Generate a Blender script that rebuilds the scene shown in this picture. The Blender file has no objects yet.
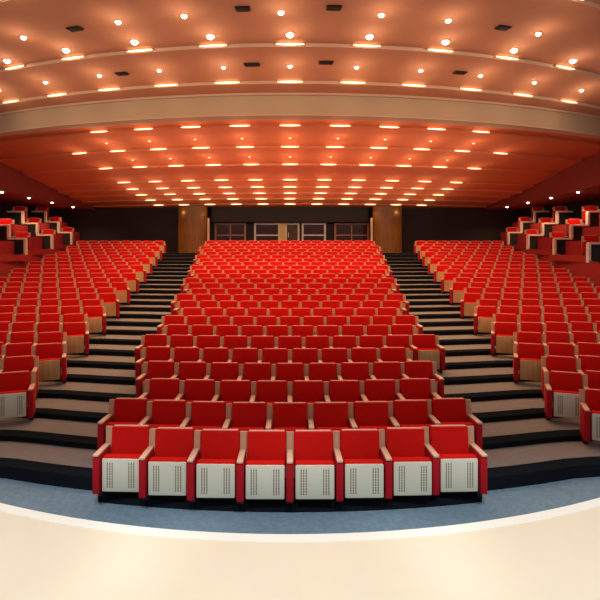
import bpy, bmesh, math, random
from mathutils import Matrix, Vector
random.seed(7)
S = bpy.context.scene
C = S.collection
PI = math.pi
H = 2.93                      # eye height above the auditorium floor (m)

# ------------------------------------------------------------------ materials
def mat(name, col, rough=0.6, metal=0.0, var=0.0, scale=20.0, bump=0.0, emit=None, strength=0.0, sheen=0.0, spec=0.5):
    m = bpy.data.materials.new(name); m.use_nodes = True
    nt = m.node_tree; b = nt.nodes['Principled BSDF']
    b.inputs['Base Color'].default_value = (*col, 1)
    b.inputs['Roughness'].default_value = rough
    b.inputs['Metallic'].default_value = metal
    b.inputs['Specular IOR Level'].default_value = spec
    if sheen:
        b.inputs['Sheen Weight'].default_value = sheen
        b.inputs['Sheen Tint'].default_value = (*col, 1)
    if var or bump:
        tc = nt.nodes.new('ShaderNodeTexCoord'); n = nt.nodes.new('ShaderNodeTexNoise')
        n.inputs['Scale'].default_value = scale; n.inputs['Detail'].default_value = 4
        nt.links.new(tc.outputs['Object'], n.inputs['Vector'])
        if var:
            r = nt.nodes.new('ShaderNodeMapRange')
            r.inputs['To Min'].default_value = 1 - var; r.inputs['To Max'].default_value = 1 + var
            nt.links.new(n.outputs['Fac'], r.inputs['Value'])
            mx = nt.nodes.new('ShaderNodeVectorMath'); mx.operation = 'SCALE'
            mx.inputs[0].default_value = col
            nt.links.new(r.outputs['Result'], mx.inputs['Scale'])
            nt.links.new(mx.outputs['Vector'], b.inputs['Base Color'])
        if bump:
            bp = nt.nodes.new('ShaderNodeBump'); bp.inputs['Strength'].default_value = bump
            bp.inputs['Distance'].default_value = 0.01
            nt.links.new(n.outputs['Fac'], bp.inputs['Height'])
            nt.links.new(bp.outputs['Normal'], b.inputs['Normal'])
    if emit:
        b.inputs['Emission Color'].default_value = (*emit, 1)
        b.inputs['Emission Strength'].default_value = strength
    return m

def slotted(name, base, hole):
    """pale moulded panel with columns of dark perforations down both sides"""
    m = mat(name, base, 0.5)
    nt = m.node_tree; b = nt.nodes['Principled BSDF']
    tc = nt.nodes.new('ShaderNodeTexCoord'); sp = nt.nodes.new('ShaderNodeSeparateXYZ')
    nt.links.new(tc.outputs['Object'], sp.inputs[0])
    def M(op, a, bb=None):
        n = nt.nodes.new('ShaderNodeMath'); n.operation = op
        for i, v in enumerate((a, bb)):
            if v is None: continue
            if isinstance(v, (int, float)): n.inputs[i].default_value = v
            else: nt.links.new(v, n.inputs[i])
        return n.outputs[0]
    ax = M('ABSOLUTE', sp.outputs['X'])
    inside = M('MULTIPLY', M('GREATER_THAN', ax, 0.085), M('LESS_THAN', ax, 0.172))
    zin = M('MULTIPLY', M('GREATER_THAN', sp.outputs['Z'], 0.155), M('LESS_THAN', sp.outputs['Z'], 0.455))
    cx = M('LESS_THAN', M('ABSOLUTE', M('SUBTRACT', M('FRACT', M('DIVIDE', M('SUBTRACT', ax, 0.085), 0.029)), 0.5)), 0.24)
    cz = M('LESS_THAN', M('ABSOLUTE', M('SUBTRACT', M('FRACT', M('DIVIDE', sp.outputs['Z'], 0.03)), 0.5)), 0.40)
    f = M('MULTIPLY', M('MULTIPLY', inside, zin), M('MULTIPLY', cx, cz))
    mx = nt.nodes.new('ShaderNodeMix'); mx.data_type = 'RGBA'
    mx.inputs['A'].default_value = (*base, 1); mx.inputs['B'].default_value = (*hole, 1)
    nt.links.new(f, mx.inputs['Factor']); nt.links.new(mx.outputs['Result'], b.inputs['Base Color'])
    return m

def wood(name, c1, c2, scale=3.0, rough=0.45):
    m = mat(name, c1, rough)
    nt = m.node_tree; b = nt.nodes['Principled BSDF']
    tc = nt.nodes.new('ShaderNodeTexCoord'); mp = nt.nodes.new('ShaderNodeMapping')
    mp.inputs['Scale'].default_value = (8, 8, 0.7)
    n = nt.nodes.new('ShaderNodeTexNoise'); n.inputs['Scale'].default_value = scale; n.inputs['Detail'].default_value = 6
    cr = nt.nodes.new('ShaderNodeValToRGB')
    cr.color_ramp.elements[0].position = 0.3; cr.color_ramp.elements[0].color = (*c1, 1)
    cr.color_ramp.elements[1].position = 0.7; cr.color_ramp.elements[1].color = (*c2, 1)
    nt.links.new(tc.outputs['Object'], mp.inputs['Vector']); nt.links.new(mp.outputs['Vector'], n.inputs['Vector'])
    nt.links.new(n.outputs['Fac'], cr.inputs['Fac']); nt.links.new(cr.outputs['Color'], b.inputs['Base Color'])
    return m

M_RED   = mat('red_velvet', (0.62, 0.0075, 0.0045), 0.8, var=0.10, scale=35, bump=0.08, sheen=0.03, spec=0.1)
M_ARM   = mat('red_arm_cloth', (0.45, 0.006, 0.014), 0.75, var=0.08, scale=40, spec=0.2)
M_PANEL = slotted('cream_slotted_panel', (0.74, 0.70, 0.55), (0.22, 0.13, 0.10))
M_PANELT = wood('tan_plywood_panel', (0.64, 0.37, 0.16), (0.52, 0.28, 0.11), 3, 0.5)
M_CREAM = wood('pale_varnished_beech', (0.82, 0.52, 0.38), (0.72, 0.42, 0.28), 5, 0.3)
M_POST  = wood('tan_varnished_post', (0.64, 0.32, 0.19), (0.52, 0.24, 0.13), 5, 0.35)
M_HILITE  = mat('salmon_highlight', (0.88, 0.40, 0.32), 0.5)  # lamplight on the seat-back tops, put into colour
M_FOOT  = mat('black_metal', (0.012, 0.012, 0.014), 0.5)
M_TREAD = mat('grey_carpet', (0.205, 0.172, 0.165), 0.95, var=0.25, scale=30, bump=0.2, spec=0.1)
M_PIT   = mat('blue_grey_carpet', (0.16, 0.23, 0.29), 0.95, var=0.3, scale=18, bump=0.2, spec=0.1)
M_RISER = mat('black_navy_riser', (0.010, 0.012, 0.016), 1.0, spec=0.0)
M_STAGE = mat('cream_stage_vinyl', (0.76, 0.645, 0.475), 0.55, var=0.05, scale=1.3)
M_LIP   = mat('white_stage_nosing', (0.85, 0.80, 0.70), 0.4)
M_CEILF = mat('bounce_tinted_ceiling_front', (0.68, 0.305, 0.175), 0.85, var=0.04, scale=0.8)  # red light bounced up from the seats is put into this colour
M_CEILR = mat('bounce_tinted_ceiling_rear', (0.72, 0.18, 0.06), 0.85, var=0.04, scale=0.8)  # rear panels, with stronger red bounce put into the colour
M_FASC  = mat('cream_ceiling_edge', (0.76, 0.50, 0.36), 0.8)
M_FASR  = mat('peach_ceiling_edge', (0.76, 0.27, 0.13), 0.8)
M_BEAM  = mat('tan_beam_plaster', (0.60, 0.43, 0.28), 0.8, var=0.06, scale=1.0)
M_PLINTH= mat('red_plinth_cloth', (0.36, 0.015, 0.012), 0.8)
M_WALL  = mat('dark_red_wall', (0.22, 0.018, 0.012), 0.8, var=0.1, scale=2)
M_DARK  = mat('near_black_wall', (0.020, 0.008, 0.010), 0.7)
M_BROWN = mat('dark_brown_fascia', (0.010, 0.003, 0.004), 0.6)
M_BLACK = mat('black_partition', (0.012, 0.010, 0.010), 0.6)
M_WHITE = mat('white_painted_rail', (0.85, 0.70, 0.62), 0.35)
M_WOODP = wood('golden_brown_timber', (0.27, 0.10, 0.012), (0.16, 0.055, 0.008), 2.5)
M_STRIP = mat('pale_oak_strip', (0.72, 0.46, 0.27), 0.5)
M_GLASS = mat('dark_window_glass', (0.06, 0.012, 0.010), 0.12, spec=0.35)
M_FRAMEW= mat('white_window_frame', (0.86, 0.74, 0.66), 0.4)
M_FRAMEB= mat('rose_brown_window_frame', (0.42, 0.17, 0.12), 0.45)
M_DOOR  = wood('dark_door_leaf', (0.10, 0.035, 0.012), (0.06, 0.02, 0.008))
M_JAMB  = mat('yellow_door_jamb', (0.86, 0.58, 0.20), 0.5)
M_VENT  = mat('black_vent', (0.02, 0.012, 0.008), 0.6)
M_RING  = mat('brass_lamp_ring', (0.85, 0.62, 0.42), 0.3, 0.6)
M_WASH  = mat('wash_glow', (1, 0.85, 0.6), 0.4, emit=(1.0, 0.66, 0.34), strength=2.4)  # lamp wash on the ceiling edges, made as glowing dashes
M_DIM   = mat('dim_pink_bulb', (1, 0.6, 0.5), 0.4, emit=(1.0, 0.42, 0.25), strength=1.6)
M_BULB  = mat('lit_bulb', (1, 0.9, 0.75), 0.3, emit=(1.0, 0.80, 0.55), strength=16)

# ------------------------------------------------------------------ mesh helpers
def finish(name, bm, mats, parent=None, smooth=False):
    me = bpy.data.meshes.new(name)
    bmesh.ops.recalc_face_normals(bm, faces=bm.faces)
    if smooth:
        for f in bm.faces: f.smooth = True
    bm.to_mesh(me); bm.free()
    for m in (mats if isinstance(mats, (list, tuple)) else [mats]): me.materials.append(m)
    o = bpy.data.objects.new(name, me); C.objects.link(o)
    if parent: o.parent = parent
    return o

def box(bm, x0, x1, y0, y1, z0, z1, bev=0.0, seg=2, mi=0, M=None):
    r = bmesh.ops.create_cube(bm, size=1.0)
    vs = r['verts']
    T = Matrix.Translation(((x0+x1)/2, (y0+y1)/2, (z0+z1)/2)) @ Matrix.Diagonal((x1-x0, y1-y0, z1-z0, 1))
    bmesh.ops.transform(bm, matrix=T, verts=vs)
    fs = {f for v in vs for f in v.link_faces}
    for f in fs: f.material_index = mi
    if bev:
        es = list({e for v in vs for e in v.link_edges})
        rr = bmesh.ops.bevel(bm, geom=es, offset=bev, segments=seg, affect='EDGES', profile=0.5)
        vs = list({v for f in rr['faces'] for v in f.verts} | {v for v in vs if v.is_valid})
        for f in rr['faces']: f.material_index = mi
    if M is not None: bmesh.ops.transform(bm, matrix=M, verts=vs)
    return vs

def struct(o, label=None):
    o['kind'] = 'structure'
    if label: o['label'] = label
    return o

def empty(name, loc, rz=0.0):
    e = bpy.data.objects.new(name, None); C.objects.link(e)
    e.empty_display_size = 0.2
    e.location = loc; e.rotation_euler = (0, 0, rz)
    return e

def tag(o, label, cat, group=None, kind=None):
    o['label'] = label; o['category'] = cat
    if group: o['group'] = group
    if kind: o['kind'] = kind
    return o

ORD = ['', 'first', 'second', 'third', 'fourth', 'fifth', 'sixth', 'seventh', 'eighth', 'ninth', 'tenth', 'eleventh', 'twelfth',
       'thirteenth', 'fourteenth', 'fifteenth', 'sixteenth', 'seventeenth', 'eighteenth', 'nineteenth', 'twentieth']

def spot(loc, e, ang=2.4, col=(1.0, 0.66, 0.35), target=None, r=0.06, blend=0.6):
    l = bpy.data.lights.new('lamp', 'SPOT'); l.energy = e; l.color = col; l.spot_size = ang; l.spot_blend = blend; l.shadow_soft_size = r
    o = bpy.data.objects.new('lamp', l); C.objects.link(o); o.location = loc
    if target:
        o.rotation_euler = (Vector(target) - Vector(loc)).to_track_quat('-Z', 'Y').to_euler()
    return o

# ------------------------------------------------------------------ plan of the raked auditorium
PS = 0.61                                  # wider pitch of the turned side seats
P = 0.57                                   # seat pitch
NROW = 25
def rowD(k): return 5.9 + 0.9 * k          # front of the armrests on the centre line
def rowZ(k): return 0.075 * k + 0.0017 * k * k if k > 0 else 0.0
def side_in(D): return 4.1 + 0.128 * (D - 7.7)
def rowY(D, X):
    a = abs(X); t = side_in(D)
    if a <= t: return D + a * a / (3.6 * D)
    return D + t * t / (3.6 * D) + 0.06 * (a - t)
def row_ang(D, X):
    if abs(X) <= side_in(D) - 0.3: return 0.2 * math.atan(2 * X / (3.6 * D))
    return math.copysign(0.36, -X)
XWALL = 12.0
def box_in(Y): return 11.4 + 0.10 * (Y - 22.5)      # inner face of the stepped side boxes

# ------------------------------------------------------------------ floor
def arc_xs(w, n): return [-w + 2 * w * i / n for i in range(n + 1)]
XS = arc_xs(XWALL + 3.1, 72)
STEP_BACK = 0.5
PIT_Z = -0.09
bm = bmesh.new()
def strip(bm, a, b, mi):
    va = [bm.verts.new(p) for p in a]; vb = [bm.verts.new(p) for p in b]
    for i in range(len(a) - 1):
        f = bm.faces.new((va[i], va[i+1], vb[i+1], vb[i])); f.material_index = mi
def line(D, z, w=None): return [(x, rowY(D, x), z) for x in XS]
prevz = PIT_Z
strip(bm, [(x, 2.0, PIT_Z) for x in XS], line(rowD(1) - STEP_BACK, PIT_Z), 1)
for k in range(1, NROW + 1):
    D0 = rowD(k) - STEP_BACK
    z = rowZ(k) if k < NROW else rowZ(NROW - 1) + 0.1
    strip(bm, line(D0, prevz), line(D0, z), 2)
    dark_band = 0.28  # black band across the front of each tread
    strip(bm, line(D0, z), line(D0 + dark_band, z), 2)
    if k < NROW: strip(bm, line(D0 + dark_band, z), line(rowD(k + 1) - STEP_BACK, z), 0)
    else: strip(bm, line(D0 + dark_band, z), [(x, 33.5, z) for x in XS], 0)
    prevz = z
TOPZ = prevz
o = struct(finish('floor', bm, [M_TREAD, M_PIT, M_RISER]), 'raked grey carpet terraces with black risers and blue front floor')

# plinth carrying the front centre row
bm = bmesh.new()
pxs = [-2.32 + 4.64 * i / 24 for i in range(25)]
top0 = [bm.verts.new((x, rowY(6.03, x), 0.0)) for x in pxs]; top1 = [bm.verts.new((x, rowY(6.29, x), 0.0)) for x in pxs]
bot0 = [bm.verts.new((x, rowY(6.03, x), PIT_Z)) for x in pxs]; bot1 = [bm.verts.new((x, rowY(6.29, x), PIT_Z)) for x in pxs]
for i in range(24):
    for a, b in ((top0, top1), (top0, bot0), (top1, bot1), (bot0, bot1)):
        bm.faces.new((a[i], a[i+1], b[i+1], b[i]))
for i in (0, 24): bm.faces.new((top0[i], top1[i], bot1[i], bot0[i]))
struct(finish('floor_plinth', bm, M_RISER), 'black plinth under the front row of seats')

# ------------------------------------------------------------------ stage
STZ = 0.75
def stageY(x, D=4.03):
    a = min(abs(x), 3.6)
    y = D + a * a / 12.6
    if abs(x) > 3.6: y += 0.25 * (abs(x) - 3.6)
    return y
bm = bmesh.new()
sx = arc_xs(9.0, 90)
strip(bm, [(x, -5.0, STZ) for x in sx], [(x, stageY(x) - 0.13, STZ) for x in sx], 0)
bmesh.ops.remove_doubles(bm, verts=bm.verts, dist=1e-5)
struct(finish('floor_stage', bm, M_STAGE), 'cream stage floor')
bm = bmesh.new()
prof = [(-0.13, STZ - 0.05), (-0.13, STZ + 0.004), (-0.02, STZ + 0.004), (0.0, STZ - 0.012), (0.0, STZ - 0.05)]
for i in range(len(prof)):
    a, b = prof[i], prof[(i + 1) % len(prof)]
    strip(bm, [(x, stageY(x) + a[0], a[1]) for x in sx], [(x, stageY(x) + b[0], b[1]) for x in sx], 0)
bmesh.ops.remove_doubles(bm, verts=bm.verts, dist=1e-5)
struct(finish('trim_1', bm, M_LIP), 'white curved nosing along the stage edge')
bm = bmesh.new()
strip(bm, [(x, stageY(x) - 0.01, PIT_Z) for x in sx], [(x, stageY(x) - 0.01, STZ - 0.05) for x in sx], 0)
struct(finish('wall_stage_front', bm, M_DARK), 'dark front face of the stage')

# ------------------------------------------------------------------ theatre seats
TILT = math.radians(7)
PIV = Matrix.Translation((0, 0.335, 0.40)) @ Matrix.Rotation(-TILT, 4, 'X') @ Matrix.Translation((0, -0.335, -0.40))
AW = 0.041                                  # half width of an armrest
def g_back(bm, mi=0, lo=False):
    if lo: return box(bm, -0.236, 0.236, 0.325, 0.395, 0.40, 0.768, 0.02, 1, mi, PIV)
    return box(bm, -0.236, 0.236, 0.325, 0.395, 0.38, 0.768, 0.026, 3, mi, PIV)
def g_shell(bm, mi=0, lo=False): return box(bm, -0.238, 0.238, 0.396, 0.418, 0.34, 0.758, 0 if lo else 0.010, 2, mi, PIV)
def g_highlight(bm, mi=0, lo=False): return box(bm, -0.215, 0.215, 0.340, 0.394, 0.756, 0.774, 0 if lo else 0.005, 2, mi, PIV)  # thin strip standing in for the lit top edge
def g_cush(bm, mi=0, lo=False): return box(bm, -0.228, 0.228, 0.052, 0.16, 0.13, 0.515, 0.03, 1 if lo else 3, mi)
def g_panel(bm, mi=0, lo=False): return box(bm, -0.222, 0.222, 0.03, 0.051, 0.105, 0.495, 0 if lo else 0.012, 2, mi)
def g_arm(bm, mi=0, lo=False, x=0.0): return box(bm, x-AW, x+AW, 0.0, 0.37, 0.085, 0.525, 0.0 if lo else 0.012, 2, mi)
def g_cap(bm, mi=0, lo=False, x=0.0): return box(bm, x-AW*0.9, x+AW*0.9, -0.014, 0.37, 0.526, 0.558, 0.0 if lo else 0.013, 2, mi)
def g_post(bm, mi=0, lo=False, x=0.0): return box(bm, x-AW, x+AW, 0.372, 0.415, 0.085, 0.752, 0.0 if lo else 0.012, 2, mi, PIV)
def g_foot(bm, mi=0, lo=False, x=0.0): return box(bm, x-0.03, x+0.03, 0.14, 0.35, 0.0, 0.084, 0, 1, mi)

MESH = {}
def mesh_of(key, fn, m, smooth=True, **kw):
    if key not in MESH:
        bm = bmesh.new(); fn(bm, **kw)
        bmesh.ops.recalc_face_normals(bm, faces=bm.faces)
        me = bpy.data.meshes.new(key); bm.to_mesh(me); bm.free()
        if smooth:
            for p in me.polygons: p.use_smooth = True
            me.set_sharp_from_angle(angle=math.radians(40))
        me.materials.append(m); MESH[key] = me
    return MESH[key]
def part(name, me, parent):
    o = bpy.data.objects.new(name, me); C.objects.link(o); o.parent = parent
    return o
def detailed_seat(loc, rz, ends, tan):
    t = empty('theatre_seat', loc, rz)
    bk = part('backrest', mesh_of('seat_backrest', g_back, M_RED), t)
    part('back_shell', mesh_of('seat_shell', g_shell, M_ARM), bk)
    part('highlight', mesh_of('seat_highlight', g_highlight, M_HILITE), bk)['label'] = 'painted salmon highlight along the top edge'
    c = part('seat', mesh_of('seat_cushion', g_cush, M_RED), t)
    p = part('underside_panel', mesh_of('seat_underside_tan' if tan else 'seat_underside', g_panel, M_PANELT if tan else M_PANEL), c)
    p['label'] = 'plain tan panel' if tan else 'cream panel with perforated strips'
    for s in ends:
        kx = 'l' if s < 0 else 'r'
        a = part('armrest', mesh_of('seat_arm_' + kx, g_arm, M_ARM, x=s * P / 2), t)
        part('arm_cap', mesh_of('seat_arm_cap_' + kx, g_cap, M_CREAM, x=s * P / 2), a)
        part('post', mesh_of('seat_post_' + kx, g_post, M_POST, x=s * P / 2), a)
        part('foot', mesh_of('seat_foot_' + kx, g_foot, M_FOOT, x=s * P / 2), a)
    return t
def simple_geom(bm, ends, lo):
    g_back(bm, 0, lo); g_shell(bm, 3, lo); g_highlight(bm, 5, lo); g_cush(bm, 0, lo); g_panel(bm, 2, lo)
    for s in ends:
        g_arm(bm, 3, True, s * P / 2); g_cap(bm, 1, True, s * P / 2); g_post(bm, 6, True, s * P / 2); g_foot(bm, 4, True, s * P / 2)
SEATM = [M_RED, M_CREAM, M_PANELT, M_ARM, M_FOOT, M_HILITE, M_POST]
def simple_seat(loc, rz, ends):
    key = 'seat_simple_%d' % len(ends) + ('l' if ends[0] < 0 else 'r')
    if key not in MESH:
        bm = bmesh.new(); simple_geom(bm, ends, True)
        bmesh.ops.recalc_face_normals(bm, faces=bm.faces)
        me = bpy.data.meshes.new(key); bm.to_mesh(me); bm.free()
        for m in SEATM: me.materials.append(m)
        MESH[key] = me
    o = bpy.data.objects.new('theatre_seat', MESH[key]); C.objects.link(o)
    o.location = loc; o.rotation_euler = (0, 0, rz)
    return o

CENTRE_N = [8, 9, 8, 9, 10, 11, 10, 11, 10, 11, 12, 11, 12, 13, 12, 13, 14, 13, 14, 15, 14, 15, 16, 15, 16]
slots = []     # (Y, k, X, block, ordinal, ends)
for k in range(NROW):
    n = CENTRE_N[k]
    for i in range(n):
        if k == 4 and i == n - 1: continue
        X = (i - (n - 1) / 2) * P
        last = i == n - 1 or (k == 4 and i == n - 2)
        slots.append((rowY(rowD(k), X), k, X, 'centre', i + 1, (-1, 1) if last else (-1,)))
def inner_edge(k):
    if k == 1: return 4.30
    if k == 2: return 4.17
    return 4.16 + 0.115 * (k - 2) + (0.275 if k % 2 else 0.0)
for sgn, bname in ((-1, 'left'), (1, 'right')):
    for k in range(1, NROW):
        x0 = inner_edge(k)
        i = 0
        while True:
            Xa = x0 + PS * (i + 0.5); D = rowD(k); Y = rowY(D, Xa)
            px = 290 + sgn * (Xa - P * 0.6) * 520 / Y
            if Xa + 0.55 > box_in(max(Y, 8.0)) or px < -4 or px > 604: break
            e = (-1, 1) if i == 0 else (1,)
            if sgn < 0: e = (-1, 1) if i == 0 else (-1,)
            slots.append((Y, k, sgn * Xa, bname, i + 1, e))
            i += 1
slots.sort(key=lambda s: s[0])
NIND = 300
far = slots[NIND:]
print('seat slots', len(slots), 'individual up to row', max(s[1] for s in slots[:NIND]))
for (Y, k, X, b, i, ends) in slots[:NIND]:
    loc = (X, Y, rowZ(k)); rz = row_ang(rowD(k), X)
    s = detailed_seat(loc, rz, ends, k >= 3) if k <= 8 else simple_seat(loc, rz, ends)
    if b == 'centre':
        if k == 0: lab = 'front row red theatre seat with pale perforated underside, %s from the left' % ORD[i]
        else: lab = 'red theatre seat, centre block, %s row from the stage, %s from the left aisle' % (ORD[k + 1], ORD[i])
        grp = 'theatre seats of the centre block'
    else:
        vr = ORD[k - 1] if b == 'left' else ORD[k]
        if i == 1: lab = 'red theatre seat at the aisle end of the %s visible row, %s block' % (vr, b)
        else: lab = 'red theatre seat, %s block, %s visible row, %s from the aisle' % (b, vr, ORD[i])
        grp = 'theatre seats of the %s block' % b
    tag(s, lab, 'seat', grp)
# the remaining, farthest seats
bm = bmesh.new()
for (Y, k, X, b, i, ends) in far:
    bm2 = bmesh.new(); simple_geom(bm2, ends, True)
    bmesh.ops.transform(bm2, matrix=Matrix.Translation((X, Y, rowZ(k))) @ Matrix.Rotation(row_ang(rowD(k), X), 4, 'Z'), verts=bm2.verts)
    me = bpy.data.meshes.new('tmp'); bm2.to_mesh(me); bm2.free(); bm.from_mesh(me); bpy.data.meshes.remove(me)
o = finish('distant_seating', bm, SEATM)
tag(o, 'distant rows of small red theatre seats below the back wall', 'seating', None, 'stuff')

# ------------------------------------------------------------------ ceiling
def ceilY(D, X): return D + X * X / (2.8 * D)
# profile: (D, height above eye); material of the segment that follows
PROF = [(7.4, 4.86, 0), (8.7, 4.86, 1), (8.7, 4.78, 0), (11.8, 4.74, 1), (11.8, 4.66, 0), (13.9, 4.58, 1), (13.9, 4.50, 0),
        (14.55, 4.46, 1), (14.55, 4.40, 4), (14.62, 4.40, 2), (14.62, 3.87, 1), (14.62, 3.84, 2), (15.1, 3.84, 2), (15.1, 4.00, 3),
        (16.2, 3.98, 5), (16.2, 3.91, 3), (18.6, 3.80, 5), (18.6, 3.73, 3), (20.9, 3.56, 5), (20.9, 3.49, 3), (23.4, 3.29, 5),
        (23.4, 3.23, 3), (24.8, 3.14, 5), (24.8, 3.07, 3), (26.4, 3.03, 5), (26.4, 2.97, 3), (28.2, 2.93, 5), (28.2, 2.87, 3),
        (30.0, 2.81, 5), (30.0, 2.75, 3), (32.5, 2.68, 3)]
def ceil_h(D):
    for (a, ha, _), (b, hb, _) in zip(PROF, PROF[1:]):
        if a <= D <= b and b > a: return ha + (hb - ha) * (D - a) / (b - a)
CX = arc_xs(XWALL + 0.05, 64)
bm = bmesh.new()
for (a, ha, m), (b, hb, _) in zip(PROF, PROF[1:]):
    strip(bm, [(x, ceilY(a, x), H + ha) for x in CX], [(x, ceilY(b, x), H + hb) for x in CX], m)
struct(finish('ceiling', bm, [M_CEILF, M_FASC, M_BEAM, M_CEILR, M_BEAM, M_FASR]), 'stepped ceiling with red bounce light in its colour, curved bands and tan beam')

# downlights -------------------------------------------------------
def g_ring(bm, r=0.075):
    seg = 20; rings = []
    for rr, z in ((r * 0.78, 0.004), (r * 0.80, -0.012), (r, -0.010), (r * 1.04, 0.004)):
        rings.append([bm.verts.new((rr * math.cos(2*PI*j/seg), rr * math.sin(2*PI*j/seg), z)) for j in range(seg)])
    for q in range(4):
        A, B = rings[q], rings[(q + 1) % 4]
        for j in range(seg): bm.faces.new((A[j], A[(j+1) % seg], B[(j+1) % seg], B[j]))
def g_bulb(bm, r=0.056):
    bmesh.ops.create_uvsphere(bm, u_segments=16, v_segments=8, radius=r)
    for v in bm.verts: v.co.z = v.co.z * 0.75 - 0.012
ring_me = mesh_of('downlight_ring', g_ring, M_RING)
bulb_me = mesh_of('downlight_bulb', g_bulb, M_BULB)
def in_view(X, Y, z, m=6):
    x = 290 + X * 520 / Y; y = 252 - (z - H) * 520 / Y
    return -m < x < 600 + m and -m < y < 606
SPOTS = []
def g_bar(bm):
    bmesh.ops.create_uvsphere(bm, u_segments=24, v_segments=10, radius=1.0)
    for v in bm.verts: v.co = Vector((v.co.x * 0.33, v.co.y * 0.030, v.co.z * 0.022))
def g_backing(bm): box(bm, -0.33, 0.33, -0.005, 0.045, -0.012, 0.04, 0.008)
bar_me = mesh_of('edge_glow_dash', g_bar, M_WASH)
backing_me = mesh_of('edge_glow_backing', g_backing, M_RING)
small_me = mesh_of('small_bulb', g_bulb, M_DIM)
def lamp_pts(D, pitch, half, xs, off):
    Xs = xs if xs else [pitch * i for i in range(-12, 13)]
    d = D - off; h = ceil_h(d); pts = []
    for X in Xs:
        if abs(X) > min(half, XWALL - 0.6): continue
        Y = ceilY(d, X)
        if in_view(X, Y, H + h): pts.append((X, Y, H + h))
    return pts
def lamp_line(D, pitch, desc, half=20.0, xs=None, off=0.0, size=1.0, dim=False, e=1.0):
    pts = lamp_pts(D, pitch, half, xs, off)
    for i, p in enumerate(pts):
        t = empty('downlight', (p[0], p[1], p[2] - 0.004)); t.scale = (size,) * 3
        part('trim_ring', ring_me, t); part('bulb', small_me if dim else bulb_me, t)
        tag(t, 'small round downlight, %s from the left, %s' % (ORD[i + 1], desc), 'ceiling light', 'ceiling downlights')
        if e: SPOTS.append((p, D, e))
def bar_line(D, pitch, desc, half=20.0, xs=None, size=1.0, e=1.0):  # glowing dashes added to stand for the downlights' wash on each edge
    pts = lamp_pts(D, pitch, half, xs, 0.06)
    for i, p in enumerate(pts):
        t = empty('edge_glow', (p[0], p[1], p[2] - 0.045), math.atan(p[0] / (1.4 * D))); t.scale = (size, 1.0, size)
        hs = part('backing', backing_me, t); tb = part('dash', bar_me, t)
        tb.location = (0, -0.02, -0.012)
        tag(t, 'added wash glow, %s from the left, %s' % (ORD[i + 1], desc), 'ceiling light', 'added glows along the ceiling edges')
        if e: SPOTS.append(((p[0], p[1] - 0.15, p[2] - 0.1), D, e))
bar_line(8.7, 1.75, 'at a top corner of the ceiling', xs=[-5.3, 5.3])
lamp_line(8.7, 0, 'at a top corner of the ceiling', xs=[-5.0, 5.0], off=0.45, size=1.5)
lamp_line(10.3, 0, 'topmost row', xs=[-5.9, -3.55, -2.13, -0.18, 1.83, 3.25, 5.4])
lamp_line(11.8, 1.75, 'along the first bright ceiling edge', off=0.48, size=1.35)
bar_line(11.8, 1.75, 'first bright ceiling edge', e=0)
lamp_line(12.9, 1.66, 'between two bright edges before the beam', size=0.9)
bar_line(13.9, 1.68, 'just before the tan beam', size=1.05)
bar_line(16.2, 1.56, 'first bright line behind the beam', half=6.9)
lamp_line(17.5, 1.62, 'dotted row after first line behind beam', half=6.8, size=0.75, dim=True)
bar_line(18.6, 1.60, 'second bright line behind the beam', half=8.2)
lamp_line(19.8, 1.55, 'dotted row after second line behind beam', half=7.6, size=0.75, dim=True)
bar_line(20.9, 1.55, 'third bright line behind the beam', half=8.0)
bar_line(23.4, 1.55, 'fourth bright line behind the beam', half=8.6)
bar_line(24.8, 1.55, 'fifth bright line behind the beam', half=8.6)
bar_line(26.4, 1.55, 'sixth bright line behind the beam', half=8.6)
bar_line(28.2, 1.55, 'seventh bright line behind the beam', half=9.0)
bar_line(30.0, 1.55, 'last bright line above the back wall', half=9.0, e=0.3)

# ceiling vents -------------------------------------------------------
def vent(px, py, w, label):
    # find the ceiling depth seen at that height by marching the profile
    best = None
    for q in range(760, 1480):
        D = q / 100.0; h = ceil_h(D)
        if h is None: continue
        X = (px - 290) / 520.0 * D
        for _ in range(20): X = (px - 290) / 520.0 * ceilY(D, X)
        y = 252 - h * 520 / ceilY(D, X)
        if best is None or abs(y - py) < best[0]: best = (abs(y - py), D, X, h)
    _, D, X, h = best
    t = empty('ceiling_vent', (X, ceilY(D, X), H + h - 0.002), math.atan(X / (1.4 * D)))
    b = bmesh.new()
    box(b, -w/2, w/2, -0.085, 0.085, -0.03, 0.0, 0.01)
    finish('vent_housing', b, M_VENT, t)
    b = bmesh.new()
    for j in range(5): box(b, -w/2 + 0.03, w/2 - 0.03, -0.070 + 0.031*j, -0.052 + 0.031*j, -0.042, -0.031)
    finish('grille', b, M_FOOT, t)
    tag(t, label, 'vent', 'ceiling vents')
vent(75, 28, 0.34, 'black ceiling vent near the upper left corner')
vent(243, 8, 0.30, 'black ceiling vent at the top, left of centre')
vent(334, 7, 0.30, 'black ceiling vent at the top, right of centre')
vent(503, 27, 0.32, 'black ceiling vent near the upper right corner')
vent(252, 64, 0.40, 'thin dark ceiling vent above the beam, left of centre')
vent(326, 62, 0.36, 'thin dark ceiling vent above the beam, right of centre')
vent(122, 73, 0.34, 'faint dark ceiling vent above the beam on the left')
vent(460, 72, 0.34, 'faint dark ceiling vent above the beam on the right')

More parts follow.
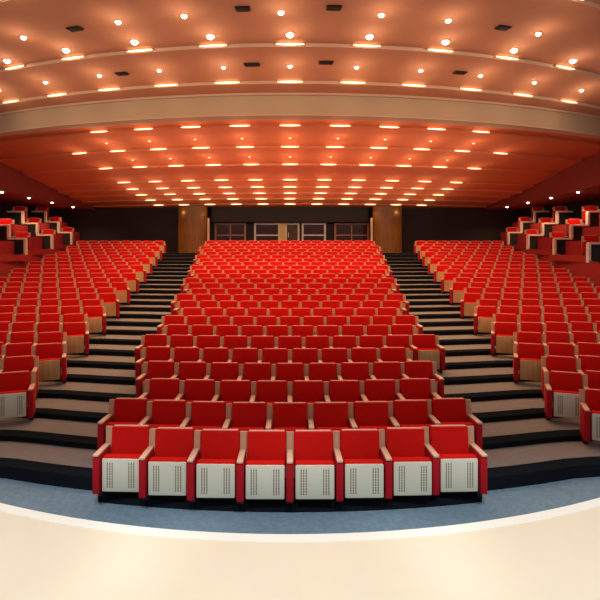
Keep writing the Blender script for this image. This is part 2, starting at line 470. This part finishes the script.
# ------------------------------------------------------------------ walls
def quad_wall(name, pts, m, label):
    bm = bmesh.new(); bm.faces.new([bm.verts.new(p) for p in pts])
    return struct(finish(name, bm, m), label)
SOF = H + 2.58
def box_base(Y): return 2.55 + 0.08 * (Y - 19.3)     # the side boxes climb with the rake
YB = 32.0
for sgn, side in ((-1, 'left'), (1, 'right')):
    X = sgn * XWALL
    bm = bmesh.new()
    box(bm, min(X, X + sgn * 0.2), max(X, X + sgn * 0.2), 14.2, YB + 0.3, SOF, H + 4.9)
    struct(finish('wall_%s_upper' % side, bm, M_WALL), 'dark red upper wall on the %s' % side)
    bm = bmesh.new()
    box(bm, min(X + sgn*0.2, X + sgn * 3.4), max(X + sgn*0.2, X + sgn * 3.4), 14.2, YB + 0.3, SOF, SOF + 0.15)
    struct(finish('ceiling_%s_boxes' % side, bm, M_WALL), 'dark soffit over the %s boxes' % side)
    bm = bmesh.new(); X2 = sgn * (XWALL + 3.2)
    box(bm, min(X2, X2 + sgn * 0.2), max(X2, X2 + sgn * 0.2), 14.2, YB + 0.3, 0, SOF)
    struct(finish('wall_%s' % side, bm, M_DARK), 'near black wall behind the %s boxes' % side)
    bm = bmesh.new()
    for a, b in ((17.5, 31.7),):
        vs = [bm.verts.new(p) for p in ((sgn*box_in(a), a, 0.2), (sgn*box_in(b), b, 0.2), (sgn*box_in(b), b, box_base(b)), (sgn*box_in(a), a, box_base(a)))]
        bm.faces.new(vs)
        vs2 = [bm.verts.new(p) for p in ((sgn*box_in(a), a, box_base(a)), (sgn*box_in(b), b, box_base(b)), (sgn*15.15, b, box_base(b)), (sgn*15.15, a, box_base(a)))]
        bm.faces.new(vs2)
    struct(finish('wall_%s_lower' % side, bm, M_PLINTH), 'dark red plinth wall below the %s boxes' % side)
    # cream handrail on top of the plinth wall
    bm = bmesh.new()
    a, b = 17.5, 31.7
    for k2 in range(1):
        p0 = Vector((sgn*(box_in(a)+0.03), a, box_base(a) + 0.03)); p1 = Vector((sgn*(box_in(b)+0.03), b, box_base(b) + 0.03))
        d = p1 - p0
        box(bm, -0.03, 0.03, -d.length/2, d.length/2, -0.03, 0.03, M=Matrix.Translation((p0+p1)/2) @ d.to_track_quat('Y', 'Z').to_matrix().to_4x4())
    struct(finish('trim_%s_boxes' % side, bm, M_WALL), 'red rail on the plinth below the %s boxes' % side)

bm = bmesh.new()
box(bm, -15.4, 15.4, YB, YB + 0.25, TOPZ - 0.2, H + 3.0)
struct(finish('wall_back', bm, M_DARK), 'near black back wall')
bm = bmesh.new()
box(bm, -4.75, 4.75, YB - 0.7, YB, H + 1.80, H + 2.78, 0.03)
struct(finish('wall_back_header', bm, M_BROWN), 'dark brown header above the back windows')

# windows and door of the back wall -------------------------------------------------------
def framed(name, x0, x1, z0, z1, fm, label, bars=0, door=False):
    t = empty(name, ((x0 + x1) / 2, YB - 0.02, z0)); w = x1 - x0; h = z1 - z0; f = 0.11
    b = bmesh.new()
    box(b, -w/2, -w/2 + f, -0.10, 0.0, 0, h); box(b, w/2 - f, w/2, -0.10, 0.0, 0, h)
    box(b, -w/2 + f, w/2 - f, -0.10, 0.0, h - f*0.9, h); box(b, -w/2 + f, w/2 - f, -0.10, 0.0, 0, f)
    if not door: box(b, -w/2 + f, w/2 - f, -0.10, 0.0, h*0.42, h*0.42 + f*0.75)
    for j in range(bars):
        xx = -w/2 + w*(j+1)/(bars+1); box(b, xx - 0.035, xx + 0.035, -0.09, 0.0, f, h - f)
    finish('frame', b, fm, t)
    b = bmesh.new(); box(b, -w/2 + f, w/2 - f, -0.03, -0.005, f, h - f)
    finish('door_leaf' if door else 'pane', b, M_DOOR if door else M_GLASS, t)
    if door:
        b = bmesh.new(); box(b, -w/2 + f + 0.08, -w/2 + f + 0.12, -0.09, -0.031, 0.95, 1.25, 0.008); finish('handle', b, M_RING, t)
    struct(t, label)
    return t
ZW0, ZW1 = 3.35, H + 1.78
framed('window_1', -4.62, -2.70, ZW0, ZW1, M_FRAMEB, 'rose brown framed window left of the white framed one', 1)
framed('window_2', -2.20, -0.62, ZW0, ZW1, M_FRAMEW, 'white framed dark window left of the centre door', 0)
framed('window_3', 0.72, 2.20, ZW0, ZW1, M_FRAMEW, 'white framed dark window right of the centre door', 0)
framed('window_4', 2.72, 4.85, ZW0, ZW1, M_FRAMEB, 'rose brown framed window right of the white framed one', 1)
framed('door_1', -0.30, 0.58, TOPZ, ZW1, M_FRAMEW, 'dark door with white frame in the middle of the back wall', door=True)
bm = bmesh.new(); box(bm, -0.62, -0.31, YB - 0.16, YB, TOPZ, ZW1, 0.02)
struct(finish('trim_door_1', bm, M_JAMB), 'yellow jamb beside the centre door')
# timber piers at the heads of the aisles
for sgn, side in ((-1, 'left'), (1, 'right')):
    t = empty('timber_pier', (sgn * 5.72, 30.6, TOPZ))
    b = bmesh.new(); n = 26; hh = H + 2.70 - TOPZ
    for j in range(n):      # vertical boards round a half-oval face
        a0 = PI * j / n; a1 = PI * (j + 1) / n
        for q in range(1):
            ca, cb = (0.86 * math.cos(a0 + 0.008), -0.62 * math.sin(a0 + 0.008)), (0.86 * math.cos(a1 - 0.008), -0.62 * math.sin(a1 - 0.008))
            ia, ib = (ca[0]*0.94, ca[1]*0.94), (cb[0]*0.94, cb[1]*0.94)
            lo = [b.verts.new((*p, 0)) for p in (ca, cb, ib, ia)]; hi = [b.verts.new((*p, hh)) for p in (ca, cb, ib, ia)]
            b.faces.new(lo); b.faces.new(hi)
            for z in range(4): b.faces.new((lo[z], lo[(z+1) % 4], hi[(z+1) % 4], hi[z]))
    finish('cladding', b, M_WOODP, t)
    b = bmesh.new(); box(b, -0.78, 0.78, -0.02, 1.3, 0.0, hh); finish('core', b, M_DARK, t)
    b = bmesh.new(); box(b, -sgn * 0.94 - 0.06, -sgn * 0.94 + 0.06, -0.2, -0.02, 0.0, hh * 0.74, 0.01); finish('edge_strip', b, M_STRIP, t)
    tag(t, 'rounded golden brown timber pier at the head of the %s aisle' % side, 'pier', 'timber piers by the back wall')

# ------------------------------------------------------------------ stepped boxes along the side walls
BOXY = [19.3, 22.4, 25.6, 28.6]
BW, BR, FL = 0.72, 0.58, 0.26
names = ['nearest', 'second nearest', 'third nearest', 'farthest']
for sgn, side in ((-1, 'left'), (1, 'right')):
    for q, Y in enumerate(BOXY):
        Xi = box_in(Y); BZ = box_base(Y)
        NS = 4 if BZ + FL + BR * 3 + 0.86 < SOF else 3
        Yn = BOXY[q + 1] if q + 1 < len(BOXY) else 31.6
        # stepped partition (a thing): black wall + pale cap following the steps
        t = empty('box_partition', (sgn * Xi, Y, BZ))
        b = bmesh.new(); c = bmesh.new(); th = 0.07
        for i in range(NS):
            x0, x1 = sgn * (BW * i), sgn * (BW * (i + 1)); top = 0.66 + BR * i
            top = min(top, SOF - BZ - 0.2)
            box(b, min(x0, x1), max(x0, x1), -th/2, th/2, 0, top)
            box(c, min(x0, x1) - 0.03, max(x0, x1) + 0.03, -0.09, 0.09, top, top + 0.075, 0.012)
            if i:
                box(c, x0 - 0.05, x0 + 0.05, -0.09, 0.09, top - BR + 0.075, top + 0.02, 0.012)
        box(c, -0.05, 0.05, -0.09, 0.09, -0.02, 0.68, 0.012)
        finish('partition_wall', b, M_BLACK, t)
        finish('cap_rail', c, M_WHITE, t)
        tag(t, 'stepped black partition with pale cap, %s box on the %s wall' % (names[q], side), 'partition', 'stepped box partitions')
        # stepped floor of the box
        b = bmesh.new()
        for i in range(NS):
            x0, x1 = sgn * (Xi + BW * i + 0.02), sgn * (Xi + BW * (i + 1) + 0.02)
            box(b, min(x0, x1), max(x0, x1), Y + 0.1, Yn - 0.1, BZ + 0.001, BZ + FL + BR * i)
        struct(finish('floor_%s_box' % side, b, M_PLINTH), 'stepped red floor of the %s box on the %s wall' % (names[q], side))
        # seats of the box, one per step in each of two rows
        for r, dy in enumerate((0.35,)):
            if Y + dy + 0.6 > Yn: continue
            for i in range(NS):
                Xc = Xi + BW * (i + 0.5) + 0.02
                yy = Y + dy
                if not (-10 < 290 + sgn * (Xc - 0.3) * 520 / yy < 610): continue
                s = simple_seat((sgn * Xc, yy, BZ + FL + BR * i), sgn * -0.35, (-1, 1))
                s.name = 'box_seat'
                tag(s, 'red seat on the %s step of the %s stepped box, %s wall' % (ORD[i + 1], names[q], side), 'box seat', 'seats of the side boxes')
    for j, yy in enumerate((22.3, 24.6, 27.0, 29.6)):
        t = empty('downlight', (sgn * 12.35, yy, SOF - 0.004)); part('trim_ring', ring_me, t); part('bulb', bulb_me, t)
        tag(t, 'small golden lamp under the %s side soffit, %s from the front' % (side, ORD[j + 1]), 'ceiling light', 'lamps over the side boxes')

        spot((sgn * 12.35, yy, SOF - 0.12), 75, 2.6)

# ------------------------------------------------------------------ lights
for (p, D, e) in SPOTS:
    spot((p[0], p[1], p[2] - 0.10), e * (66 if D < 17 else 45 if D < 21 else 40), 1.55 if D < 14 else 2.2)
    l = bpy.data.lights.new('ceiling_fill', 'POINT'); l.energy = e * (3.9 if D < 15 else 5.0); l.color = (1.0, 0.74, 0.48); l.shadow_soft_size = 0.08  # added fill that brightens the ceiling, floating without a fixture
    o = bpy.data.objects.new('ceiling_fill', l); C.objects.link(o); o.location = (p[0], p[1] - 0.25, p[2] - 0.42)
# stage lighting bar above the platform edge
for x in (-6.0, -3.6, -1.2, 1.2, 3.6, 6.0):
    spot((x, 1.0, 7.6), 840, 0.74, (0.87, 0.95, 1.0), (x * 0.95, 3.9, 0.4), 0.25, 0.45)
w = bpy.data.worlds.new('World'); S.world = w; w.use_nodes = True
w.node_tree.nodes['Background'].inputs[0].default_value = (1.0, 0.90, 0.84, 1)
w.node_tree.nodes['Background'].inputs[1].default_value = 0.26

# ------------------------------------------------------------------ camera
cd = bpy.data.cameras.new('Camera'); cam = bpy.data.objects.new('Camera', cd); C.objects.link(cam)
cam.location = (0, 0, H); cam.rotation_euler = (PI / 2, 0, 0)
cd.sensor_width = 36; cd.lens = 520 / 600 * 36; cd.shift_x = 10 / 600; cd.shift_y = -48 / 600
cd.clip_end = 200
S.camera = cam
S.view_settings.view_transform = 'Standard'; S.view_settings.look = 'None'
S.view_settings.gamma = 1; S.view_settings.use_curve_mapping = False
S.view_settings.exposure = 0.45
try:
    S.cycles.use_denoising = True
    S.cycles.max_bounces = 6
except Exception: pass
